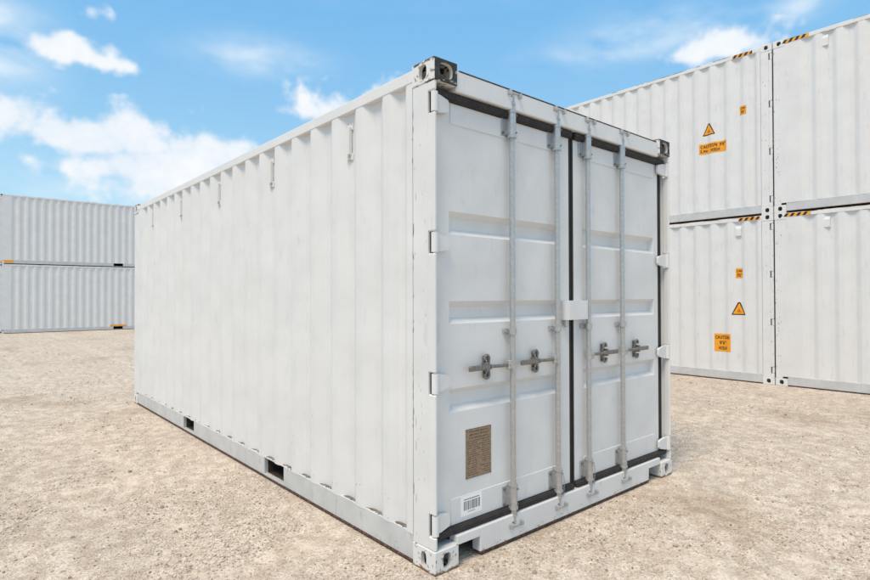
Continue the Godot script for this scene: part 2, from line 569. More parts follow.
# ---------------------------------------------------------------- container pieces
func corner_box_color(p: Vector3, style: String, face_axis: int) -> Color:
	# p within 0..1 of the casting; patches of bare metal, grime and rust with outlines of their own
	var q := p * 0.17
	var nz := n_rust.get_noise_3dv(q * 26.0 + Vector3(style.length() * 3.1, 0, 0)) + 0.45 * n_rust.get_noise_3dv(q * 110.0)
	var white := Color(0.72, 0.715, 0.705)
	var rust := Color(0.20, 0.105, 0.055)
	var dark := Color(0.035, 0.032, 0.030)
	match style:
		"bare":                                        # paint gone from the end face, patchy on the side
			if face_axis == 2 and p.z > 0.5:
				return white.darkened(0.15) if nz > 0.52 else (Color(0.10, 0.095, 0.09) if nz > 0.22 else dark)
			if p.y > 0.86 and nz > -0.1:
				return Color(0.10, 0.085, 0.07)
			return white if nz < 0.30 else (Color(0.16, 0.14, 0.12) if nz > 0.42 else Color(0.42, 0.37, 0.32))
		"rusty":
			var low := clampf(1.0 - p.y * 7.0, 0.0, 1.0)
			var edge := 1.0 if (face_axis != 1 and (p.z > 0.955 or p.x < 0.045)) else 0.0
			if nz + low * 0.85 + edge * 0.34 > 0.74:
				return rust.lerp(Color(0.34, 0.20, 0.11), clampf(nz * 0.8, 0.0, 1.0))
			return white if nz < 0.52 else Color(0.55, 0.50, 0.43)
		"yard":
			return Color(0.72, 0.715, 0.705) if nz < 0.62 else Color(0.32, 0.25, 0.19)
	return white

func casting(mn: Vector3, size: Vector3, style: String, mat: Material, rings := 7, seg := 40, holes := Vector3(0.050, 0.080, 0.075), open_x := 0, open_z := 1) -> MB:
	# a steel corner casting: six faces with oval apertures on the outer ones and a short lip inside each
	var mb := MB.new()
	mb.tinted = true
	var ch := 0.004
	for ax in 3:
		var b := (ax + 1) % 3
		var d := (ax + 2) % 3
		for sg in 2:
			var out := Vector3.ZERO
			out[ax] = -1.0 if sg == 0 else 1.0
			var ctr := mn + size * 0.5
			ctr[ax] = mn[ax] if sg == 0 else mn[ax] + size[ax]
			var hb: float = size[b] * 0.5 - ch
			var hd: float = size[d] * 0.5 - ch
			# aperture: tall oval on the end and side faces, long oval above and below
			var ab := 0.0
			var ad := 0.0
			if ax == 1:
				ad = 0.012; ab = 0.012
			else:
				var wide: float = holes.x if ax == 0 else holes.y
				if b == 1: ab = holes.z * 0.5; ad = wide * 0.5
				else: ad = holes.z * 0.5; ab = wide * 0.5
				if sg != (open_x if ax == 0 else open_z):
					ab = 0.004; ad = 0.004
			var ang := []
			for i in seg:
				ang.append(TAU * i / seg)
			for cn in [[1, 1], [-1, 1], [-1, -1], [1, -1]]:
				ang.append(fposmod(atan2(hd * cn[1], hb * cn[0]), TAU))
			ang.sort()
			var grid := []
			for th in ang:
				var cs: float = cos(th)
				var sn: float = sin(th)
				var e := pow(pow(absf(cs) / ab, 3.0) + pow(absf(sn) / ad, 3.0), -1.0 / 3.0)
				var o := minf(hb / maxf(absf(cs), 1e-6), hd / maxf(absf(sn), 1e-6))
				var line := []
				for k in rings + 1:
					var rr := lerpf(e, o, float(k) / rings)
					var q := ctr
					q[b] += cs * rr
					q[d] += sn * rr
					line.append([q, (rr - e) / 0.06])
				grid.append(line)
			var cnt := grid.size()
			for i in cnt:
				var A: Array = grid[i]
				var B: Array = grid[(i + 1) % cnt]
				for k in rings:
					var qs := [A[k], A[k + 1], B[k + 1], B[k]]
					for t in [[0, 1, 2], [0, 2, 3]]:
						var ps := [qs[t[0]][0], qs[t[1]][0], qs[t[2]][0]]
						var flip: bool = (ps[1] - ps[0]).cross(ps[2] - ps[0]).dot(out) > 0.0
						for w in ([0, 2, 1] if flip else [0, 1, 2]):
							var rel: Vector3 = (ps[w] - mn) / size
							mb.vert(ps[w], out, corner_box_color(rel, style, ax))
				# lip of the aperture
				mb.col = Color(0.62, 0.60, 0.57)
				var mid: Vector3 = A[0][0] + B[0][0] - ctr * 2.0
				mb.face([A[0][0], B[0][0], B[0][0] - out * 0.022, A[0][0] - out * 0.022], -mid)
	# chamfered edges
	var mx := mn + size
	var lim := [mn, mx]
	for ax in 3:
		var b := (ax + 1) % 3
		var d := (ax + 2) % 3
		for sb in 2:
			for sd in 2:
				var n := 12
				for i in n:
					var pts := []
					for t in [[0, 0], [1, 0], [1, 1], [0, 1]]:
						var q := Vector3.ZERO
						q[ax] = lerpf(mn[ax] + ch, mx[ax] - ch, float(i + t[0]) / n)
						q[b] = lim[sb][b] + ((ch if sb == 0 else -ch) if t[1] == 1 else 0.0)
						q[d] = lim[sd][d] + ((ch if sd == 0 else -ch) if t[1] == 0 else 0.0)
						pts.append(q)
					var out := Vector3.ZERO
					out[b] = sb * 2.0 - 1.0
					out[d] = sd * 2.0 - 1.0
					mb.col = corner_box_color((pts[0] - mn) / size, style, 0 if ax == 1 else 2)
					mb.face(pts, out)
	for i in 8:
		var s := [i & 1, (i >> 1) & 1, (i >> 2) & 1]
		var pts := []
		for f in 3:
			var q := Vector3.ZERO
			for k in 3:
				q[k] = lim[s[k]][k] + (0.0 if k == f else (ch if s[k] == 0 else -ch))
			pts.append(q)
		mb.col = corner_box_color((pts[0] - mn) / size, style, 0)
		mb.face(pts, Vector3(s[0] * 2 - 1, s[1] * 2 - 1, s[2] * 2 - 1))
	return mb

func wall_profile(length: float) -> Array:
	# corrugation along a wall: [distance from the door end, depth behind the outer face]
	var pts := [[0.1795, 0.0], [0.235, 0.0], [0.285, 0.036], [0.330, 0.036], [0.380, 0.0], [0.446, 0.0]]
	var z := 0.446
	while z + 0.278 < length - 0.16:
		pts.append_array([[z + 0.068, 0.036], [z + 0.138, 0.036], [z + 0.206, 0.0], [z + 0.278, 0.0]])
		z += 0.278
	pts.append([length - 0.10, 0.0])
	# rounded bends
	var out := []
	for i in pts.size():
		var p := Vector2(pts[i][0], pts[i][1])
		if i == 0 or i == pts.size() - 1:
			out.append(p)
			continue
		var a := Vector2(pts[i - 1][0], pts[i - 1][1])
		var b := Vector2(pts[i + 1][0], pts[i + 1][1])
		var r := 0.013
		var pa := p + (a - p).normalized() * r
		var pb := p + (b - p).normalized() * r
		for t in [0.0, 0.33, 0.67, 1.0]:
			out.append(pa.lerp(p, t).lerp(p.lerp(pb, t), t))
	return out

func profile_depth(prof: Array, s: float) -> float:
	for i in prof.size() - 1:
		if s <= prof[i + 1].x:
			return lerpf(prof[i].y, prof[i + 1].y, clampf((s - prof[i].x) / maxf(prof[i + 1].x - prof[i].x, 1e-6), 0.0, 1.0))
	return 0.0

func corrugated(prof: Array, place: Callable, inward: Callable, y0: float, y1: float) -> MB:
	# place(s, depth, y) gives the point; normals are smooth across the bends
	var mb := MB.new()
	var nor := []
	for i in prof.size():
		var a: Vector2 = prof[maxi(i - 1, 0)]
		var b: Vector2 = prof[mini(i + 1, prof.size() - 1)]
		var t := (b - a).normalized()
		nor.append(inward.call(t))
	var rows := 6
	for i in prof.size() - 1:
		for k in rows:
			var ya := lerpf(y0, y1, float(k) / rows)
			var yb := lerpf(y0, y1, float(k + 1) / rows)
			mb.quad_n(place.call(prof[i].x, prof[i].y, ya), place.call(prof[i + 1].x, prof[i + 1].y, ya), place.call(prof[i + 1].x, prof[i + 1].y, yb), place.call(prof[i].x, prof[i].y, yb), nor[i], nor[i + 1], nor[i + 1], nor[i])
	return mb

# flat print that follows the corrugated wall: triangles in (along, up), laid on the wall
func laid_on(tris: Array, prof: Array, lift: float, outer: float) -> MB:
	var mb := MB.new()
	var work := tris.duplicate()
	while work.size() > 0:
		var t: Array = work.pop_back()
		var best := 0
		var far := 0.0
		for i in 3:
			var d: float = absf(t[i].x - t[(i + 1) % 3].x)
			if d > far:
				far = d; best = i
		if far > 0.012:
			var m: Vector2 = (t[best] + t[(best + 1) % 3]) * 0.5
			work.append([t[best], m, t[(best + 2) % 3]])
			work.append([m, t[(best + 1) % 3], t[(best + 2) % 3]])
			continue
		var ps := []
		for q in t:
			ps.append(Vector3(outer + profile_depth(prof, -q.x) - lift, q.y, q.x))
		mb.face(ps, Vector3(-1, 0, 0))
	return mb

func fan(poly: Array) -> Array:
	var out := []
	for i in range(1, poly.size() - 1):
		out.append([poly[0], poly[i], poly[i + 1]])
	return out

func rect(z0: float, z1: float, y0: float, y1: float) -> Array:
	return fan([Vector2(z0, y0), Vector2(z1, y0), Vector2(z1, y1), Vector2(z0, y1)])

func text_tris(words: String, at: Vector2, height: float, width: float) -> Array:
	# the letters of a TextMesh as 2D triangles, fitted to a width, reading along +z
	var tm := TextMesh.new()
	var fo := SystemFont.new()
	fo.font_names = PackedStringArray(["Droid Sans"])
	fo.font_weight = 700
	tm.font = fo
	tm.text = words
	tm.font_size = 48
	tm.pixel_size = 0.01
	tm.depth = 0.0
	var arr := tm.get_mesh_arrays()
	var vs: PackedVector3Array = arr[Mesh.ARRAY_VERTEX]
	var ix: PackedInt32Array = arr[Mesh.ARRAY_INDEX] if arr[Mesh.ARRAY_INDEX] != null else PackedInt32Array()
	if ix.is_empty():
		for i in vs.size():
			ix.append(i)
	var lo := Vector3(1e9, 1e9, 0)
	var hi := Vector3(-1e9, -1e9, 0)
	for p in vs:
		lo = lo.min(p); hi = hi.max(p)
	var out := []
	for i in range(0, ix.size(), 3):
		var t := []
		for k in 3:
			var p := vs[ix[i + k]]
			t.append(at + Vector2((p.x - (lo.x + hi.x) * 0.5) / (hi.x - lo.x) * width, (p.y - (lo.y + hi.y) * 0.5) / (hi.y - lo.y) * height))
		if absf((t[1] - t[0]).cross(t[2] - t[0])) > 1e-9:
			out.append(t)
	return out

func hinge(door: Node, x_of: Callable, y: float, paint: Material) -> void:
	var mb := MB.new()
	var k := Vector3(x_of.call(0.020), y, -0.020)
	mb.cyl(k - Vector3(0, 0.050, 0), k + Vector3(0, 0.050, 0), 0.0180, -1.0, 16)
	mb.cyl(k - Vector3(0, 0.056, 0), k + Vector3(0, 0.056, 0), 0.009, -1.0, 10)
	var side: float = signf(x_of.call(0.1) - x_of.call(0.0))
	# tapering blade lapped on to the door leaf
	var poly := PackedVector2Array([Vector2(0.0, -0.046), Vector2(0.05, -0.045), Vector2(0.110, -0.032), Vector2(0.118, -0.020), Vector2(0.118, 0.022), Vector2(0.110, 0.032), Vector2(0.05, 0.045), Vector2(0.0, 0.046)])
	var o := Vector3(x_of.call(0.012), y, -0.020)
	mb.prism(poly, o, Vector3(side, 0, -0.10).normalized(), Vector3.UP, Vector3(0, 0, -0.018))
	obj("hinge", mb, paint, door)

func lock_bar(door: Node, frame: Node, x: float, s: float, top: float, y_hand: float, loose_wire: bool) -> void:
	# s: -1 the handle swings to the left, +1 to the right
	var zb := -0.026
	var bar := MB.new()
	bar.cyl(Vector3(x, 0.13, zb), Vector3(x, top - 0.075, zb), 0.0165, -1.0, 18)
	bar.cyl(Vector3(x, y_hand - 0.028, zb), Vector3(x, y_hand + 0.028, zb), 0.0185, -1.0, 18)
	obj("lock_bar", bar, M.galv, door)
	# guide brackets near both ends: sleeve, flange and bolts
	for e in [[top - 0.290, top - 0.152], [0.188, 0.312]]:
		var br := MB.new()
		br.cyl(Vector3(x, e[0], zb), Vector3(x, e[1], zb), 0.0245, -1.0, 18)
		br.cyl(Vector3(x, e[0] - 0.010, zb), Vector3(x, e[0] + 0.004, zb), 0.0285, -1.0, 18)
		br.cyl(Vector3(x, e[1] - 0.004, zb), Vector3(x, e[1] + 0.008, zb), 0.0275, -1.0, 18)
		br.box(Vector3(x - 0.062, e[0] + 0.004, -0.060), Vector3(x + 0.040, e[1] - 0.004, -0.051), 0.002)
		br.box(Vector3(x - 0.022, e[0] + 0.010, -0.055), Vector3(x + 0.022, e[1] - 0.010, zb), 0.002)
		var bb := obj("bar_bracket", br, M.galv, door)
		for by in [e[0] + 0.020, e[1] - 0.020]:
			var bo := MB.new()
			bo.cyl(Vector3(x - 0.047, by, -0.051), Vector3(x - 0.047, by, -0.043), 0.0085, 0.007, 8)
			obj("bolt", bo, M.iron, door)
			bo = MB.new()
			bo.cyl(Vector3(x + 0.014, by, zb + 0.018), Vector3(x + 0.014, by, zb + 0.026), 0.006, 0.005, 8)
			obj("bolt", bo, M.iron, door)
	var mid := MB.new()
	var ym := y_hand + 0.188
	mid.cyl(Vector3(x, ym - 0.018, zb), Vector3(x, ym + 0.018, zb), 0.0235, -1.0, 18)
	mid.box(Vector3(x - 0.050, ym - 0.016, -0.060), Vector3(x + 0.046, ym + 0.016, -0.046), 0.003)
	mid.box(Vector3(x - 0.020, ym - 0.014, -0.050), Vector3(x + 0.020, ym + 0.014, zb), 0.003)
	for sx in [-0.038, 0.036]:
		mid.cyl(Vector3(x + sx, ym, -0.047), Vector3(x + sx, ym, -0.038), 0.0085, 0.007, 8)
	obj("bar_guide", mid, M.galv, door)
	# cams at the ends, biting behind the keepers welded on the frame
	for e in [[top - 0.152, top - 0.062, 1.0], [0.188, 0.104, -1.0]]:
		var cm := MB.new()
		cm.cyl(Vector3(x, e[0], zb), Vector3(x, e[1], zb), 0.0195, 0.017, 16)
		cm.cyl(Vector3(x, lerpf(e[0], e[1], 0.45), zb), Vector3(x, lerpf(e[0], e[1], 0.60), zb), 0.0225, -1.0, 16)
		var yc: float = e[1]
		cm.box(Vector3(x - 0.026, yc - 0.014, zb - 0.020), Vector3(x + 0.012, yc + 0.014, zb + 0.014), 0.004)
		cm.box(Vector3(x - 0.006, yc - 0.010, zb - 0.016), Vector3(x + 0.038, yc + 0.010, zb + 0.004), 0.004)
		obj("cam", cm, M.galv, door)
		var kp := MB.new()
		kp.box(Vector3(x - 0.050, yc + 0.010 * e[2] - 0.013, -0.016), Vector3(x - 0.030, yc + 0.010 * e[2] + 0.016, 0.010), 0.004)
		kp.box(Vector3(x + 0.040, yc + 0.008 * e[2] - 0.014, -0.016), Vector3(x + 0.056, yc + 0.008 * e[2] + 0.014, 0.010), 0.004)
		kp.box(Vector3(x - 0.048, yc + 0.020 * e[2] - 0.006, -0.0125), Vector3(x + 0.054, yc + 0.020 * e[2] + 0.006, -0.006), 0.002)
		obj("cam_keeper", kp, M.galv, frame)
	# hub and swinging handle
	var hb := MB.new()
	hb.box(Vector3(minf(x + s * 0.012, x + s * 0.046), y_hand - 0.026, zb - 0.013), Vector3(maxf(x + s * 0.012, x + s * 0.046), y_hand + 0.026, zb + 0.016), 0.004)
	hb.cyl(Vector3(x + s * 0.030, y_hand - 0.031, zb), Vector3(x + s * 0.030, y_hand + 0.031, zb), 0.007, -1.0, 10)
	hb.cyl(Vector3(x + s * 0.030, y_hand, zb + 0.014), Vector3(x + s * 0.030, y_hand, zb + 0.021), 0.007, -1.0, 10)
	obj("handle_hub", hb, M.galv, door)
	var hd := MB.new()
	var pts := [Vector3(x + s * 0.030, y_hand, zb), Vector3(x + s * 0.10, y_hand - 0.002, zb - 0.002), Vector3(x + s * 0.19, y_hand + 0.002, zb + 0.004)]
	hd.tube(pts, 0.0095, 10)
	var h0 := minf(x + s * 0.175, x + s * 0.350)
	var h1 := maxf(x + s * 0.175, x + s * 0.350)
	hd.box(Vector3(h0, y_hand - 0.014, zb - 0.004), Vector3(h1, y_hand + 0.015, zb + 0.009), 0.004)
	obj("handle", hd, M.iron, door)
	# catch: an upright plate with two curled ends, holding the handle down
	var ct := MB.new()
	var xc := x + s * 0.200
	ct.box(Vector3(xc - 0.014, y_hand - 0.062, -0.060), Vector3(xc + 0.012, y_hand + 0.060, -0.054), 0.003)
	var path := []
	for i in 7:
		var a := lerpf(-0.5, PI, i / 6.0)
		path.append(Vector3(xc + s * (0.004 + 0.017 * cos(a)), y_hand + 0.046 + 0.018 * sin(a), -0.034))
	path.append(Vector3(xc - s * 0.016, y_hand + 0.012, -0.042))
	path.append(Vector3(xc - s * 0.016, y_hand - 0.014, -0.042))
	for i in 7:
		var a := lerpf(PI, TAU + 0.5, i / 6.0)
		path.append(Vector3(xc + s * (0.004 + 0.017 * cos(a)), y_hand - 0.044 + 0.018 * sin(a), -0.034))
	ct.tube(path, 0.0085, 8)
	ct.cyl(Vector3(xc + s * 0.004, y_hand + 0.046, -0.056), Vector3(xc + s * 0.004, y_hand + 0.046, -0.036), 0.012, 0.010, 12)
	ct.cyl(Vector3(xc + s * 0.004, y_hand - 0.044, -0.056), Vector3(xc + s * 0.004, y_hand - 0.044, -0.036), 0.012, 0.010, 12)
	ct.box(Vector3(minf(xc + s * 0.006, xc + s * 0.022), y_hand - 0.022, -0.056), Vector3(maxf(xc + s * 0.006, xc + s * 0.022), y_hand + 0.026, -0.014), 0.003)
	obj("handle_catch", ct, M.iron, door)
	if loose_wire:
		var wi := MB.new()
		var wp := []
		for i in 9:
			var t := i / 8.0
			wp.append(Vector3(x - 0.040 + 0.075 * t, 0.322 - 0.085 * t + 0.018 * sin(t * PI), zb + 0.020 + 0.014 * sin(t * PI)))
		wp.append(Vector3(x + 0.037, 0.13, zb + 0.012))
		wi.tube(wp, 0.0022, 6)
		obj("seal_wire", wi, M.galv, door)

func door_leaf(box: Node, mir: bool, height: float, paint: Material, full: bool) -> MeshInstance3D:
	var X := func(x: float) -> float: return W - x if mir else x
	var zf := -0.060
	var y0 := 0.190
	var y1 := height - 0.186
	var x0 := 0.092 if mir else 0.060
	var x1 := 1.195
	var xa := 0.152
	var xb := 1.092
	var mb := MB.new()
	var P := func(x: float, y: float, z: float) -> Vector3: return Vector3(X.call(x), y, z)
	var troughs := [[1.834, 1.712], [1.362, 1.242], [0.902, 0.778]] if full else [[1.834, 1.712], [1.1, 0.98]]
	# flat frame left and right of the pressed panel
	mb.face([P.call(x0, y0, zf), P.call(xa, y0, zf), P.call(xa, y1, zf), P.call(x0, y1, zf)], Vector3(0, 0, 1))
	mb.face([P.call(xb, y0, zf), P.call(x1, y0, zf), P.call(x1, y1, zf), P.call(xb, y1, zf)], Vector3(0, 0, 1))
	var y := y1
	var d := 0.042
	for t in troughs:
		mb.face([P.call(xa, t[0], zf), P.call(xb, t[0], zf), P.call(xb, y, zf), P.call(xa, y, zf)], Vector3(0, 0, 1))
		var u0: float = t[0] - 0.030
		var u1: float = t[1] + 0.030
		mb.face([P.call(xa, t[0], zf), P.call(xb, t[0], zf), P.call(xb - 0.016, u0, zf - d), P.call(xa + 0.016, u0, zf - d)], Vector3(0, -1, 1))
		mb.face([P.call(xa + 0.016, u0, zf - d), P.call(xb - 0.016, u0, zf - d), P.call(xb - 0.016, u1, zf - d), P.call(xa + 0.016, u1, zf - d)], Vector3(0, 0, 1))
		mb.face([P.call(xa, t[1], zf), P.call(xb, t[1], zf), P.call(xb - 0.016, u1, zf - d), P.call(xa + 0.016, u1, zf - d)], Vector3(0, 1, 1))
		mb.face([P.call(xa, t[0], zf), P.call(xa + 0.016, u0, zf - d), P.call(xa + 0.016, u1, zf - d), P.call(xa, t[1], zf)], Vector3(0, 0, 1))
		mb.face([P.call(xb, t[0], zf), P.call(xb - 0.016, u0, zf - d), P.call(xb - 0.016, u1, zf - d), P.call(xb, t[1], zf)], Vector3(0, 0, 1))
		y = t[1]
	mb.face([P.call(xa, y0, zf), P.call(xb, y0, zf), P.call(xb, y, zf), P.call(xa, y, zf)], Vector3(0, 0, 1))
	# edges and back
	var zb := -0.11
	mb.face([P.call(x0, y0, zf), P.call(x1, y0, zf), P.call(x1, y0, zb), P.call(x0, y0, zb)], Vector3(0, -1, 0))
	mb.face([P.call(x0, y1, zf), P.call(x1, y1, zf), P.call(x1, y1, zb), P.call(x0, y1, zb)], Vector3(0, 1, 0))
	mb.face([P.call(x0, y0, zf), P.call(x0, y1, zf), P.call(x0, y1, zb), P.call(x0, y0, zb)], Vector3(X.call(0.0) - X.call(1.0), 0, 0))
	mb.face([P.call(x1, y0, zf), P.call(x1, y1, zf), P.call(x1, y1, zb), P.call(x1, y0, zb)], Vector3(X.call(1.0) - X.call(0.0), 0, 0))
	mb.face([P.call(x0, y0, zb), P.call(x1, y0, zb), P.call(x1, y1, zb), P.call(x0, y1, zb)], Vector3(0, 0, -1))
	var leaf := obj("door", mb, paint, box)
	if full:
		# header and foot strips of the leaf, lapped on the pressed panel
		for e in [[y1 - 0.112, y1 - 0.002], [y0 + 0.002, 0.328]]:
			var st := MB.new()
			var xs: Array = [X.call(xa + 0.008), X.call(xb - 0.004)]
			xs.sort()
			st.box(Vector3(xs[0], e[0], zf - 0.002), Vector3(xs[1], e[1], zf + 0.0045), 0.002)
			obj("leaf_strip", st, paint, leaf)
	return leaf

func chips(parent: Node, spots: Array, called: String) -> void:
	# flakes of lost paint: small ragged patches in the wall's own plane, [centre, normal axis, size, tint]
	var mb := MB.new()
	mb.tinted = true
	for s in spots:
		var nrm: Vector3 = s[1]
		var u := nrm.cross(Vector3.UP).normalized()
		var cnt := 9
		var ring := []
		for i in cnt:
			var a := TAU * i / cnt
			var r: float = rng.randf_range(0.55, 1.0)
			ring.append(s[0] + u * cos(a) * s[2].x * r + Vector3.UP * sin(a) * s[2].y * r + nrm * 0.0012)
		mb.col = s[3]
		for i in cnt:
			mb.face([s[0] + nrm * 0.0012, ring[i], ring[(i + 1) % cnt]], nrm)
	var o := obj(called, mb, M.tint, parent)
	o.set_meta("kind", "stuff")

# a whole container in its own axes: x 0..W across, z -length..0, door end at z = 0
func container(at: Vector3, turn: float, length: float, height: float, detail: bool, pockets: Array) -> Node3D:
	var box := Node3D.new()
	box.name = "shipping_container"
	box.position = at
	box.rotation.y = turn
	add_child(box, true)
	var paint: Material = M.paint if detail else M.paint_yard
	var rail: Material = M.rail if detail else M.rail_yard
	var cast := Vector3(0.162, 0.118, 0.178)
	var prof := wall_profile(length)
	# corner castings
	for sx in 2:
		for sz in 2:
			for sy in 2:
				var mn := Vector3(0.0 if sx == 0 else W - cast.x, 0.0 if sy == 0 else height - cast.y, -cast.z if sz == 0 else -length)
				var style := "yard"
				if detail:
					style = "bare" if sy == 1 else "rusty"
				var fine: bool = detail and (sz == 0 or sx == 0)
				var hol := Vector3(0.060, 0.088, 0.078) if sy == 1 else Vector3(0.042, 0.054, 0.076)
				if not detail:
					hol = Vector3(0.062, 0.062, 0.070)
				obj("corner_casting", casting(mn, cast, style, M.tint, 9 if fine else 3, 40 if fine else 20, hol, sx, 1 - sz), M.tint, box)
	# corner posts, door end: a side plate with a rolled front edge, cut away at the hinges
	var hy := []
	for i in 4:
		hy.append(lerpf(0.24, height - 0.222, i / 3.0))
	for sx in 2:
		var X := func(x: float) -> float: return W - x if sx == 1 else x
		var mb := MB.new()
		var xs := func(a: float, b: float) -> Array:
			var q := [X.call(a), X.call(b)]
			q.sort()
			return q
		var r: Array = xs.call(0.003, 0.022)
		mb.box(Vector3(r[0], 0.118, -0.177), Vector3(r[1], height - 0.118, -0.055), 0.004)
		r = xs.call(0.0215, 0.058)
		mb.box(Vector3(r[0], 0.118, -0.177), Vector3(r[1], height - 0.118, -0.122), 0.004)
		var y := 0.118
		for i in 5:
			var ye: float = hy[i] - 0.055 if i < 4 else height - 0.118
			if ye > y + 0.004:
				r = xs.call(0.0025, 0.0225)
				mb.box(Vector3(r[0], y, -0.0555), Vector3(r[1], ye, -0.0025), 0.006)
			if i < 4:
				y = hy[i] + 0.055
		obj("corner_post", mb, paint, box)
		var back := MB.new()
		r = xs.call(0.003, 0.060)
		back.box(Vector3(r[0], 0.118, -length + 0.002), Vector3(r[1], height - 0.118, -length + 0.105), 0.008)
		obj("corner_post", back, paint, box)
	# side walls
	for sx in 2:
		var place := func(s: float, dep: float, y: float) -> Vector3: return Vector3(0.006 + dep if sx == 0 else W - 0.006 - dep, y, -s)
		var nrm := func(t: Vector2) -> Vector3:
			# t: step along (s, depth); outward normal of the sheet
			var q := Vector3(-t.x, 0, -t.y) if sx == 0 else Vector3(t.x, 0, -t.y)
			return q.normalized()
		obj("side_panel", corrugated(prof, place, nrm, 0.150, height - 0.075), paint, box)
		var tr := MB.new()
		var xa := 0.003 if sx == 0 else W - 0.063
		tr.box(Vector3(xa, height - 0.085, -length + 0.176), Vector3(xa + 0.060, height - 0.020, -0.176), 0.004)
		obj("top_rail", tr, paint, box)
		# bottom rail, cut for the fork pockets
		var cuts := [-0.1775]
		for p in pockets:
			cuts.append(p[1]); cuts.append(p[0])
		cuts.append(-length + 0.1775)
		var x0 := 0.002 if sx == 0 else W - 0.050
		var x1 := x0 + 0.048
		var xo := 0.009 if sx == 0 else W - 0.009
		var br := MB.new()
		for i in range(0, cuts.size(), 2):
			br.box(Vector3(minf(xo, x1 - 0.005 if sx == 0 else x0 + 0.005), 0.016, cuts[i + 1]), Vector3(maxf(xo, x1 - 0.005 if sx == 0 else x0 + 0.005), 0.160, cuts[i]), 0.004)
		for p in pockets:
			br.box(Vector3(minf(xo, x1 - 0.005 if sx == 0 else x0 + 0.005), 0.1525, p[0] - 0.003), Vector3(maxf(xo, x1 - 0.005 if sx == 0 else x0 + 0.005), 0.1595, p[1] + 0.003), 0.001)
			br.box(Vector3(minf(xo, x1 - 0.005 if sx == 0 else x0 + 0.005), 0.017, p[0] - 0.003), Vector3(maxf(xo, x1 - 0.005 if sx == 0 else x0 + 0.005), 0.030, p[1] + 0.003), 0.001)
		var bro := obj("bottom_rail", br, rail, box)
		var ed := MB.new()
		ed.box(Vector3(x0 if sx == 0 else x0 + 0.02, 0.008, -length + 0.179), Vector3(x1 - 0.02 if sx == 0 else x1, 0.0165, -0.179), 0.002)
		obj("rusty_edge", ed, M.rust, bro)
	for p in pockets:
		var tn := MB.new()
		var za: float = p[0]
		var zb: float = p[1]
		tn.face([Vector3(0.04, 0.030, za), Vector3(W - 0.04, 0.030, za), Vector3(W - 0.04, 0.030, zb), Vector3(0.04, 0.030, zb)], Vector3(0, 1, 0))
		tn.face([Vector3(0.04, 0.153, za), Vector3(W - 0.04, 0.153, za), Vector3(W - 0.04, 0.153, zb), Vector3(0.04, 0.153, zb)], Vector3(0, -1, 0))
		tn.face([Vector3(0.04, 0.030, za), Vector3(W - 0.04, 0.030, za), Vector3(W - 0.04, 0.153, za), Vector3(0.04, 0.153, za)], Vector3(0, 0, 1))
		tn.face([Vector3(0.04, 0.030, zb), Vector3(W - 0.04, 0.030, zb), Vector3(W - 0.04, 0.153, zb), Vector3(0.04, 0.153, zb)], Vector3(0, 0, -1))
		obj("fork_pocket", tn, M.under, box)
	# floor, roof and rear wall
	var fl := MB.new()
	fl.box(Vector3(0.05, 0.155, -length + 0.06), Vector3(W - 0.05, 0.185, -0.13), 0.002)
	obj("floor", fl, M.under, box)
	var cm := MB.new()
	var zz := -0.5
	while zz > -length + 0.4:
		var clash := false
		for p in pockets:
			if zz > p[0] - 0.08 and zz < p[1] + 0.08:
				clash = true
		if not clash:
			cm.box(Vector3(0.05, 0.036, zz - 0.022), Vector3(W - 0.05, 0.154, zz + 0.022), 0.002)
		zz -= 0.32
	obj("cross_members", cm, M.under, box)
	var rf := MB.new()
	var rp := [Vector2(0.10, 0.0)]
	var s := 0.24
	while s + 0.21 < length - 0.1:
		rp.append_array([Vector2(s, 0.0), Vector2(s + 0.03, 0.012), Vector2(s + 0.12, 0.012), Vector2(s + 0.15, 0.0)])
		s += 0.21
	rp.append(Vector2(length - 0.08, 0.0))
	for i in rp.size() - 1:
		rf.face([Vector3(0.05, height - 0.030 + rp[i].y, -rp[i].x), Vector3(W - 0.05, height - 0.030 + rp[i].y, -rp[i].x), Vector3(W - 0.05, height - 0.030 + rp[i + 1].y, -rp[i + 1].x), Vector3(0.05, height - 0.030 + rp[i + 1].y, -rp[i + 1].x)], Vector3.UP)
	obj("roof_panel", rf, paint, box)
	var ep := []
	for q in wall_profile(W + 0.06):
		if q.x > 0.05 and q.x < W - 0.05:
			ep.append(q)
	ep.insert(0, Vector2(0.05, 0.0))
	ep.append(Vector2(W - 0.05, 0.0))
	obj("end_panel", corrugated(ep, func(t: float, dep: float, y: float) -> Vector3: return Vector3(t, y, -length + 0.008 + dep), func(t: Vector2) -> Vector3: return Vector3(t.y, 0, -t.x).normalized(), 0.12, height - 0.075), paint, box)
	var er := MB.new()
	er.box(Vector3(0.160, 0.018, -length + 0.004), Vector3(W - 0.160, 0.155, -length + 0.06), 0.004)
	obj("end_rail", er, paint, box)
	er = MB.new()
	er.box(Vector3(0.160, height - 0.09, -length + 0.004), Vector3(W - 0.160, height - 0.022, -length + 0.06), 0.004)
	obj("end_rail", er, paint, box)
	# door end: header, sill, leaves
	var hd := MB.new()
	hd.box(Vector3(0.161, height - 0.140, -0.09), Vector3(W - 0.161, height - 0.030, -0.012), 0.005)
	var ho := obj("door_header", hd, paint, box)
	var sl := MB.new()
	sl.box(Vector3(0.330, 0.020, -0.075), Vector3(W - 0.330, 0.1525, -0.012), 0.004)
	for sx in 2:
		var a := 0.1615 if sx == 0 else W - 0.330
		sl.box(Vector3(a, 0.104, -0.075), Vector3(a + 0.1685, 0.1525, -0.012), 0.0035)
	var so := obj("door_sill", sl, paint, box)
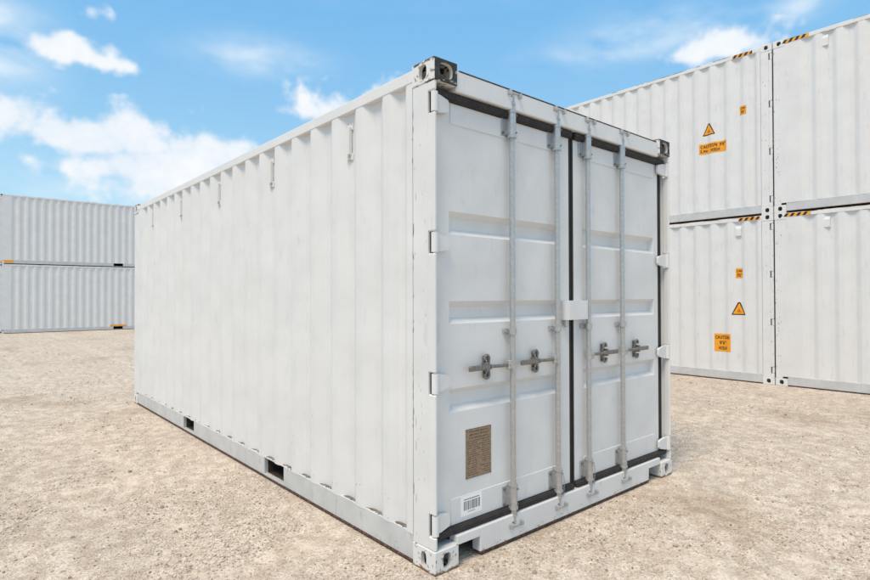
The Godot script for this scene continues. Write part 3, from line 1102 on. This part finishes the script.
	if detail:
		var he := MB.new()
		he.box(Vector3(0.185, height - 0.0305, -0.05), Vector3(W - 0.185, height - 0.0255, -0.0105), 0.001)
		obj("rusty_edge", he, M.rust, ho)
		var se := MB.new()
		se.box(Vector3(0.332, 0.011, -0.060), Vector3(W - 0.332, 0.0205, -0.0115), 0.001)
		obj("rusty_edge", se, M.rust, so)
	for mir in 2:
		var leaf := door_leaf(box, mir == 1, height, paint, detail)
		var X := func(x: float) -> float: return W - x if mir == 1 else x
		for y in hy:
			hinge(leaf, X, y, paint)
		var gk := MB.new()
		var ga: float = minf(X.call(0.024), X.call(1.206))
		var gb: float = maxf(X.call(0.024), X.call(1.206))
		gk.box(Vector3(ga, height - 0.1865, -0.104), Vector3(gb, height - 0.1405, -0.030), 0.010)
		gk.box(Vector3(ga, 0.1530, -0.104), Vector3(gb, 0.1905, -0.026), 0.010)
		ga = minf(X.call(1.195), X.call(1.2145))
		gk.box(Vector3(ga, 0.1540, -0.104), Vector3(ga + 0.0195, height - 0.1415, -0.056), 0.005)
		ga = minf(X.call(0.0235), X.call(0.0925 if mir == 1 else 0.0605))
		gk.box(Vector3(ga, 0.160, -0.108), Vector3(ga + (0.069 if mir == 1 else 0.037), height - 0.150, -0.068), 0.006)
		obj("gasket", gk, M.rubber, leaf)
		if detail:
			var yh := 1.0
			for bx in [[0.610, 1.029], [1.361, 1.778]][mir]:
				lock_bar(leaf, box, bx, -1.0 if mir == 0 else 1.0, height, yh, bx > 1.0 and bx < 1.4)
	return box

# ---------------------------------------------------------------- the single container in front
func front_container() -> void:
	var box := container(Vector3.ZERO, 0.0, 6.058, 2.591, true, [[-2.02, -1.69], [-4.01, -3.68]])
	tag(box, "white twenty foot shipping container standing alone with galvanised lock bars on its doors", "shipping container", "white shipping containers")
	# lashing loops under the top rail, in every fourth hollow of the side wall
	for k in [1, 5, 9, 13, 17]:
		var z: float = -(0.446 + 0.103 + 0.278 * k)
		var x := 0.042
		var lp := MB.new()
		lp.box(Vector3(x - 0.010, 2.405, z - 0.030), Vector3(x + 0.001, 2.448, z + 0.026), 0.003)
		lp.box(Vector3(x - 0.010, 2.222, z - 0.030), Vector3(x + 0.001, 2.262, z + 0.026), 0.003)
		lp.box(Vector3(x - 0.030, 2.255, z + 0.004), Vector3(x - 0.004, 2.425, z + 0.016), 0.003)
		lp.prism(PackedVector2Array([Vector2(-0.036, 0.0), Vector2(-0.008, -0.012), Vector2(0.014, 0.050), Vector2(-0.012, 0.060)]), Vector3(x - 0.026, 2.250, z), Vector3(0, 0, 1), Vector3.UP, Vector3(0.014, 0, 0))
		var loop := obj("lashing_loop", lp, M.paint, box)
		var spots := []
		for y in [2.444, 2.41, 2.226, 2.256]:
			for q in 3:
				spots.append([Vector3(x - 0.0098, y + rng.randf_range(-0.006, 0.006), z + rng.randf_range(-0.024, 0.020)), Vector3(-1, 0, 0), Vector2(rng.randf_range(0.003, 0.008), rng.randf_range(0.003, 0.007)), Color(0.33, 0.25, 0.17) * rng.randf_range(0.6, 1.2)])
		chips(loop, spots, "rust")
	# grit caught on the ledge of the bottom rail, behind the hollows
	var dirt := MB.new()
	dirt.tinted = true
	for k in range(-1, 19):
		var zc := -(0.549 + 0.278 * k) if k >= 0 else -0.307
		var hw := 0.085 if k >= 0 else 0.05
		var amount := clampf(1.15 - k * 0.09, 0.25, 1.0)
		for i in 70:
			var q := Vector3(0.017 + 0.025 * sqrt(rng.randf()), 0.160, zc + rng.randf_range(-hw, hw))
			if rng.randf() > amount:
				continue
			dirt.col = Color(0.22, 0.18, 0.14) * rng.randf_range(0.5, 1.2)
			var r := rng.randf_range(0.004, 0.011)
			dirt.ball(q, r, Vector3(0.9, 0.28, 1.3))
	var dobj := obj("ledge_dirt", dirt, M.tint, box)
	dobj.set_meta("kind", "stuff")
	# lost paint along the post seam, on the post and on the lower edges of the folds
	var spots := []
	for i in 46:
		var y := rng.randf_range(0.2, 2.45)
		if n_rust.get_noise_2d(y * 6.0, 3.0) < -0.05:
			continue
		spots.append([Vector3(0.003, y, -0.172 + rng.randf_range(-0.004, 0.004)), Vector3(-1, 0, 0), Vector2(rng.randf_range(0.0015, 0.004), rng.randf_range(0.006, 0.035)), Color(0.26, 0.22, 0.19).lerp(Color(0.24, 0.13, 0.06), rng.randf()) * rng.randf_range(0.7, 1.6)])
	for i in 26:
		spots.append([Vector3(0.003, rng.randf_range(0.15, 2.4), rng.randf_range(-0.165, -0.066)), Vector3(-1, 0, 0), Vector2(rng.randf_range(0.001, 0.003), rng.randf_range(0.002, 0.012)), Color(0.45, 0.42, 0.39) * rng.randf_range(0.7, 1.3)])
	for y in [0.62, 0.74, 0.35, 1.9]:
		spots.append([Vector3(0.0030, y, -0.150), Vector3(-1, 0, 0), Vector2(0.002, rng.randf_range(0.02, 0.05)), Color(0.40, 0.36, 0.31)])
	for k in range(0, 19):
		for i in 5:
			var z := -(0.446 + 0.278 * k) - rng.randf_range(-0.055, -0.004)
			spots.append([Vector3(0.006, 0.17 + 0.5 * pow(rng.randf(), 3.0), z), Vector3(-1, 0, 0), Vector2(rng.randf_range(0.001, 0.003), rng.randf_range(0.002, 0.008)), Color(0.36, 0.31, 0.26) * rng.randf_range(0.6, 1.3)])
	for i in 60:
		spots.append([Vector3(0.009, rng.randf_range(0.022, 0.155), -rng.randf_range(0.19, 5.8)), Vector3(-1, 0, 0), Vector2(rng.randf_range(0.002, 0.006), rng.randf_range(0.0015, 0.004)), Color(0.30, 0.22, 0.16) * rng.randf_range(0.7, 1.4)])
	for i in 50:
		spots.append([Vector3(rng.randf_range(0.34, 2.1), 0.022 + 0.03 * pow(rng.randf(), 2.0), -0.012), Vector3(0, 0, 1), Vector2(rng.randf_range(0.002, 0.010), rng.randf_range(0.001, 0.004)), Color(0.28, 0.19, 0.13) * rng.randf_range(0.7, 1.4)])
	chips(box, spots, "chipped_paint")
	# lock box over the meeting of the doors
	var lb := MB.new()
	var right_leaf: Node = box.get_node("door2") if box.has_node("door2") else box
	var poly := PackedVector2Array()
	for i in 7:
		var a := lerpf(PI / 2, PI, i / 6.0)
		poly.append(Vector2(1.145 + 0.040 * cos(a), -0.046 + 0.036 * sin(a)))
	poly.append(Vector2(1.105, -0.060)); poly.append(Vector2(1.337, -0.060)); poly.append(Vector2(1.337, -0.016)); poly.append(Vector2(1.331, -0.010))
	lb.prism(poly, Vector3(0, 1.236, 0), Vector3(1, 0, 0), Vector3(0, 0, 1), Vector3(0, 0.122, 0))
	obj("lock_box", lb, M.paint, right_leaf)
	var pk := MB.new()
	pk.cyl(Vector3(1.132, 1.200, -0.036), Vector3(1.132, 1.237, -0.036), 0.016, -1.0, 16)
	pk.cyl(Vector3(1.132, 1.190, -0.036), Vector3(1.132, 1.201, -0.036), 0.012, 0.016, 16)
	obj("padlock", pk, M.galv, right_leaf)
	# data plate
	var left_leaf: Node = box.get_node("door")
	var pl := MB.new()
	pl.mapped = true
	pl.box(Vector3(0.268, 0.408, -0.0595), Vector3(0.464, 0.672, -0.0575), 0.0006)
	for i in pl.v.size():
		pl.uv[i] = Vector2((pl.v[i].x - 0.268) / 0.196, (0.672 - pl.v[i].y) / 0.264)
	var pm := std(Color.WHITE, 0.6)
	pm.albedo_texture = plate_print()
	var plate := obj("data_plate", pl, pm, left_leaf)
	plate.set_meta("label", "brown metal data plate with rows of small dark print")
	for q in [[0.275, 0.664], [0.457, 0.664], [0.275, 0.416], [0.457, 0.416]]:
		var rv := MB.new()
		rv.cyl(Vector3(q[0], q[1], -0.058), Vector3(q[0], q[1], -0.0545), 0.004, 0.003, 8)
		obj("rivet", rv, M.iron, left_leaf)
	var bc := MB.new()
	bc.mapped = true
	var z := -0.0552
	bc.box(Vector3(0.228, 0.218, -0.0556), Vector3(0.386, 0.322, z), 0.0001)
	for i in bc.v.size():
		bc.uv[i] = Vector2((bc.v[i].x - 0.228) / 0.158, (0.322 - bc.v[i].y) / 0.104)
	var bm := std(Color.WHITE, 0.5)
	bm.albedo_texture = barcode_print()
	var sticker := obj("barcode_sticker", bc, bm, left_leaf)
	sticker.set_meta("label", "white sticker printed with a black barcode")

func plate_print() -> ImageTexture:
	var w := 196
	var h := 264
	var im := Image.create(w, h, false, Image.FORMAT_RGB8)
	var grain := seamless(401, 0.05, 4, 264)
	for y in h:
		for x in w:
			var t := (grain[y * 264 + x] / 255.0 - 0.5) * 0.14
			im.set_pixel(x, y, Color(0.56 + t, 0.475 + t, 0.39 + t))
	var r := RandomNumberGenerator.new()
	r.seed = 9
	var dark := Color(0.29, 0.23, 0.18)
	var y := 12
	var row := 0
	while y < h - 12:
		var big := row < 3
		var x := 26 if big else 12
		var stop := w - x
		if row == 7 or row == 14: x = 50; stop = 150
		while x < stop:
			var wl := r.randi_range(2, 7)
			var hh := 8 if big else 5
			if not (row > 3 and absi(x - 96) < 14):
				for k in wl:
					if x + k * 5 < stop:
						im.fill_rect(Rect2i(x + k * 5, y, 4, hh), dark.lerp(Color(0.50, 0.42, 0.34), r.randf() * 0.6))
			x += wl * 5 + 6
		y += 17 if big else 12
		row += 1
	for x in w:
		for j in 2:
			im.set_pixel(x, j, dark); im.set_pixel(x, h - 1 - j, dark)
	for x in range(8, w - 8):
		im.set_pixel(x, 66, dark)
	im.generate_mipmaps()
	return ImageTexture.create_from_image(im)

func barcode_print() -> ImageTexture:
	var w := 158
	var h := 104
	var im := Image.create(w, h, false, Image.FORMAT_RGB8)
	im.fill(Color(0.96, 0.96, 0.965))
	var r := RandomNumberGenerator.new()
	r.seed = 31
	var ink := Color(0.16, 0.15, 0.17)
	var x := 22
	while x < 138:
		var b := r.randi_range(2, 6)
		im.fill_rect(Rect2i(x, 28, b, 48), ink)
		x += b + r.randi_range(2, 4)
	im.fill_rect(Rect2i(22, 17, 116, 4), ink)
	x = 52
	while x < 108:
		im.fill_rect(Rect2i(x, 83, 4, 6), Color(0.4, 0.4, 0.42))
		x += 7
	im.generate_mipmaps()
	return ImageTexture.create_from_image(im)

# ---------------------------------------------------------------- stickers on the stacked containers
func hazard(box: Node, length: float, z0: float, z1: float, y0: float, y1: float) -> void:
	var mb := MB.new()
	mb.box(Vector3(0.0005, y0, z0), Vector3(0.0026, y1, z1), 0.0002)
	var st := obj("hazard_stripe", mb, M.orange, box)
	st.set_meta("label", "yellow and black diagonal warning stripe at the top corner")
	var k := 0
	var z := z0
	while z < z1 - 0.03:
		var bar := MB.new()
		var a := z
		var b := minf(z + 0.045, z1)
		var sh := minf(0.035, z1 - b)
		bar.prism(PackedVector2Array([Vector2(a, y0), Vector2(b, y0), Vector2(b + sh, y1), Vector2(a + minf(0.035, z1 - a), y1)]), Vector3(-0.0012, 0, 0), Vector3(0, 0, 1), Vector3.UP, Vector3(0.0015, 0, 0))
		obj("black_bar", bar, M.black, st)
		z += 0.09

func sign_sheet(box: Node, prof: Array, tris: Array, mat: Material, lift: float, called := "warning_sticker", parent: Node = null) -> MeshInstance3D:
	return obj(called, laid_on(tris, prof, lift, 0.006), mat, parent if parent else box)

func warning_triangle(box: Node, prof: Array, zc: float, y0: float, y1: float, half: float) -> void:
	var s := sign_sheet(box, prof, fan([Vector2(zc - half, y0), Vector2(zc + half, y0), Vector2(zc + 0.02, y1), Vector2(zc - 0.02, y1)]), M.ink, 0.0025)
	s.set_meta("label", "triangular yellow warning sticker with a dark border")
	var k := 0.80
	var ym := lerpf(y0, y1, 0.40)
	sign_sheet(box, prof, fan([Vector2(zc - half * k, lerpf(ym, y0, 0.80)), Vector2(zc + half * k, lerpf(ym, y0, 0.80)), Vector2(zc + 0.004, lerpf(ym, y1, 0.86)), Vector2(zc - 0.004, lerpf(ym, y1, 0.86))]), M.orange, 0.0045, "yellow_field", s)
	sign_sheet(box, prof, fan([Vector2(zc - half * 0.34, lerpf(y0, y1, 0.22)), Vector2(zc + half * 0.36, lerpf(y0, y1, 0.20)), Vector2(zc + half * 0.10, lerpf(y0, y1, 0.38)), Vector2(zc + half * 0.02, lerpf(y0, y1, 0.52)), Vector2(zc - half * 0.06, lerpf(y0, y1, 0.36))]), M.print_red, 0.0065, "symbol", s)

func worded_sign(box: Node, prof: Array, z0: float, z1: float, y0: float, y1: float, rows: Array, what: String) -> void:
	var s := sign_sheet(box, prof, rect(z0, z1, y0, y1), M.orange, 0.0025)
	s.set_meta("label", what)
	for r in rows:
		var c := Vector2(lerpf(z0, z1, r[1]), lerpf(y0, y1, r[2]))
		sign_sheet(box, prof, text_tris(r[0], c, (y1 - y0) * r[3], (z1 - z0) * r[4]), M.ink, 0.0055, "lettering", s)

func vent(box: Node, z: float, y: float) -> void:
	# small rain-hooded ventilator under the top rail
	var mb := MB.new()
	mb.prism(PackedVector2Array([Vector2(0.0, 0.0), Vector2(-0.030, 0.0), Vector2(-0.030, 0.12), Vector2(-0.010, 0.17), Vector2(0.0, 0.17)]), Vector3(0.040, y, z - 0.045), Vector3(1, 0, 0), Vector3.UP, Vector3(0, 0, 0.09))
	obj("ventilator", mb, M.paint_yard, box)

func yard_chips(box: Node, length: float, height: float, sd: int) -> void:
	rng.seed = sd
	var spots := []
	for i in 40:
		spots.append([Vector3(0.003, rng.randf_range(0.1, height - 0.1), -0.17 * rng.randf()), Vector3(-1, 0, 0), Vector2(rng.randf_range(0.002, 0.006), rng.randf_range(0.003, 0.018)), Color(0.30, 0.22, 0.15) * rng.randf_range(0.7, 1.6)])
		spots.append([Vector3(0.003, rng.randf_range(0.1, height - 0.1), -length + 0.1 * rng.randf()), Vector3(-1, 0, 0), Vector2(rng.randf_range(0.002, 0.008), rng.randf_range(0.003, 0.02)), Color(0.33, 0.27, 0.21) * rng.randf_range(0.7, 1.6)])
	for i in 30:
		spots.append([Vector3(0.003, height - 0.0845 + 0.004 * rng.randf(), -rng.randf_range(0.2, length - 0.2)), Vector3(-1, 0, 0), Vector2(rng.randf_range(0.01, 0.07), 0.003), Color(0.36, 0.25, 0.15)])
		spots.append([Vector3(0.003, height - 0.022 - 0.004 * rng.randf(), -rng.randf_range(0.2, length - 0.2)), Vector3(-1, 0, 0), Vector2(rng.randf_range(0.02, 0.15), 0.004), Color(0.40, 0.28, 0.17)])
	chips(box, spots, "chipped_paint")

func stacks() -> void:
	M.print_red = std(Color(0.80, 0.42, 0.08), 0.6)
	var H := 2.85
	var X := 8.5
	var g := -0.095
	var L := 6.058
	var prof := wall_profile(L)
	# right: two pairs end to end, their long walls facing the single container
	var zA := -1.240
	var zB := -1.226 + L
	var names := [
		"upper tier white container with a long CAUTION sticker under its warning triangle",
		"ground level white container with a square CAUTION 9'6\" HIGH sticker low on its wall",
		"plain white container on the upper tier, beside the one with the long CAUTION sticker",
		"plain white container on the ground, beside the one with the square CAUTION sticker"]
	for i in 4:
		var up := i % 2 == 0
		var left := i < 2
		var c := container(Vector3(X, g + (H if up else 0.0), zA if left else zB), 0.0, L, H, false, [])
		tag(c, names[i], "shipping container", "white shipping containers")
		if left:
			hazard(c, L, -0.62 if up else -0.545, -0.30 if up else -0.20, H - 0.080, H - 0.028)
			if up:
				warning_triangle(c, prof, -1.04, 4.29 - g - H, 4.50 - g - H, 0.115)
				worded_sign(c, prof, -1.21, -0.74, 3.955 - g - H, 4.145 - g - H, [["CAUTION", 0.36, 0.72, 0.30, 0.62], ["9'6\"", 0.85, 0.72, 0.32, 0.22], ["2,9m", 0.17, 0.28, 0.30, 0.26], ["HIGH", 0.60, 0.28, 0.30, 0.30]], "long yellow CAUTION height sticker with dark letters")
				worded_sign(c, prof, -0.520, -0.405, 4.52 - g - H, 4.67 - g - H, [["2,9m", 0.5, 0.72, 0.30, 0.76], ["9'6\"", 0.5, 0.30, 0.34, 0.62]], "small yellow height sticker with dark figures")
			else:
				warning_triangle(c, prof, -0.556, 1.05 - g, 1.27 - g, 0.115)
				worded_sign(c, prof, -0.965, -0.690, 0.395 - g, 0.71 - g, [["CAUTION", 0.5, 0.80, 0.18, 0.84], ["9'6\"", 0.5, 0.50, 0.20, 0.40], ["HIGH", 0.5, 0.20, 0.18, 0.48]], "square yellow sticker lettered CAUTION 9'6\" HIGH")
				worded_sign(c, prof, -0.605, -0.490, 1.69 - g, 1.86 - g, [["2,9m", 0.5, 0.72, 0.28, 0.76], ["9'6\"", 0.5, 0.30, 0.34, 0.62]], "small yellow height sticker with dark figures")
				vent(c, -0.55, H - 0.33)
			yard_chips(c, L, H, 500 + i)
		else:
			hazard(c, L, -L + 0.135, -L + 0.52, H - 0.080, H - 0.028)
			vent(c, -L + 0.73, H - 0.30)
			yard_chips(c, L, H, 500 + i)
	# left: two long containers far behind, square to the others
	var LL := 12.192
	var Z := -26.5
	var xr := -0.42 + LL
	for i in 2:
		var up := i == 0
		var pk := [[-5.98, -5.60], [-8.08, -7.70]]
		var c := container(Vector3(xr, g + (H if up else 0.0), Z), PI / 2, LL, H, false, pk)
		tag(c, "long white upper container far behind, orange patch at the end of its bottom rail" if up else "long white container on the ground far behind, yellow strip over its fork pocket", "shipping container", "white shipping containers")
		yard_chips(c, LL, H, 520 + i)
		var mb := MB.new()
		if up:
			mb.box(Vector3(0.0055, 0.05, -LL + 0.02), Vector3(0.009, 0.15, -LL + 0.50), 0.001)
			obj("orange_patch", mb, M.orange, c)
		else:
			mb.box(Vector3(0.0005, 0.158, -8.22), Vector3(0.006, 0.228, -7.56), 0.001)
			obj("yellow_strip", mb, M.orange, c)

func _ready() -> void:
	rng.seed = 2024
	n_big.seed = 1; n_big.frequency = 0.55; n_big.fractal_octaves = 3
	n_mid.seed = 2; n_mid.frequency = 2.4; n_mid.fractal_octaves = 3
	n_small.seed = 3; n_small.frequency = 9.0; n_small.fractal_octaves = 3
	n_rust.seed = 4; n_rust.frequency = 1.0; n_rust.fractal_octaves = 4
	for f in [n_big, n_mid, n_small, n_rust]:
		f.noise_type = FastNoiseLite.TYPE_SIMPLEX_SMOOTH
		f.fractal_type = FastNoiseLite.FRACTAL_FBM
	make_light()
	make_materials()
	flat_rects = [[0.0, W, -6.058, 0.0, 0.0], [8.5, 8.5 + W, -7.4, 4.9, -0.095], [-0.5, 11.9, -26.5 - W, -26.5, -0.095]]
	make_ground()
	front_container()
	stacks()
	make_gravel()
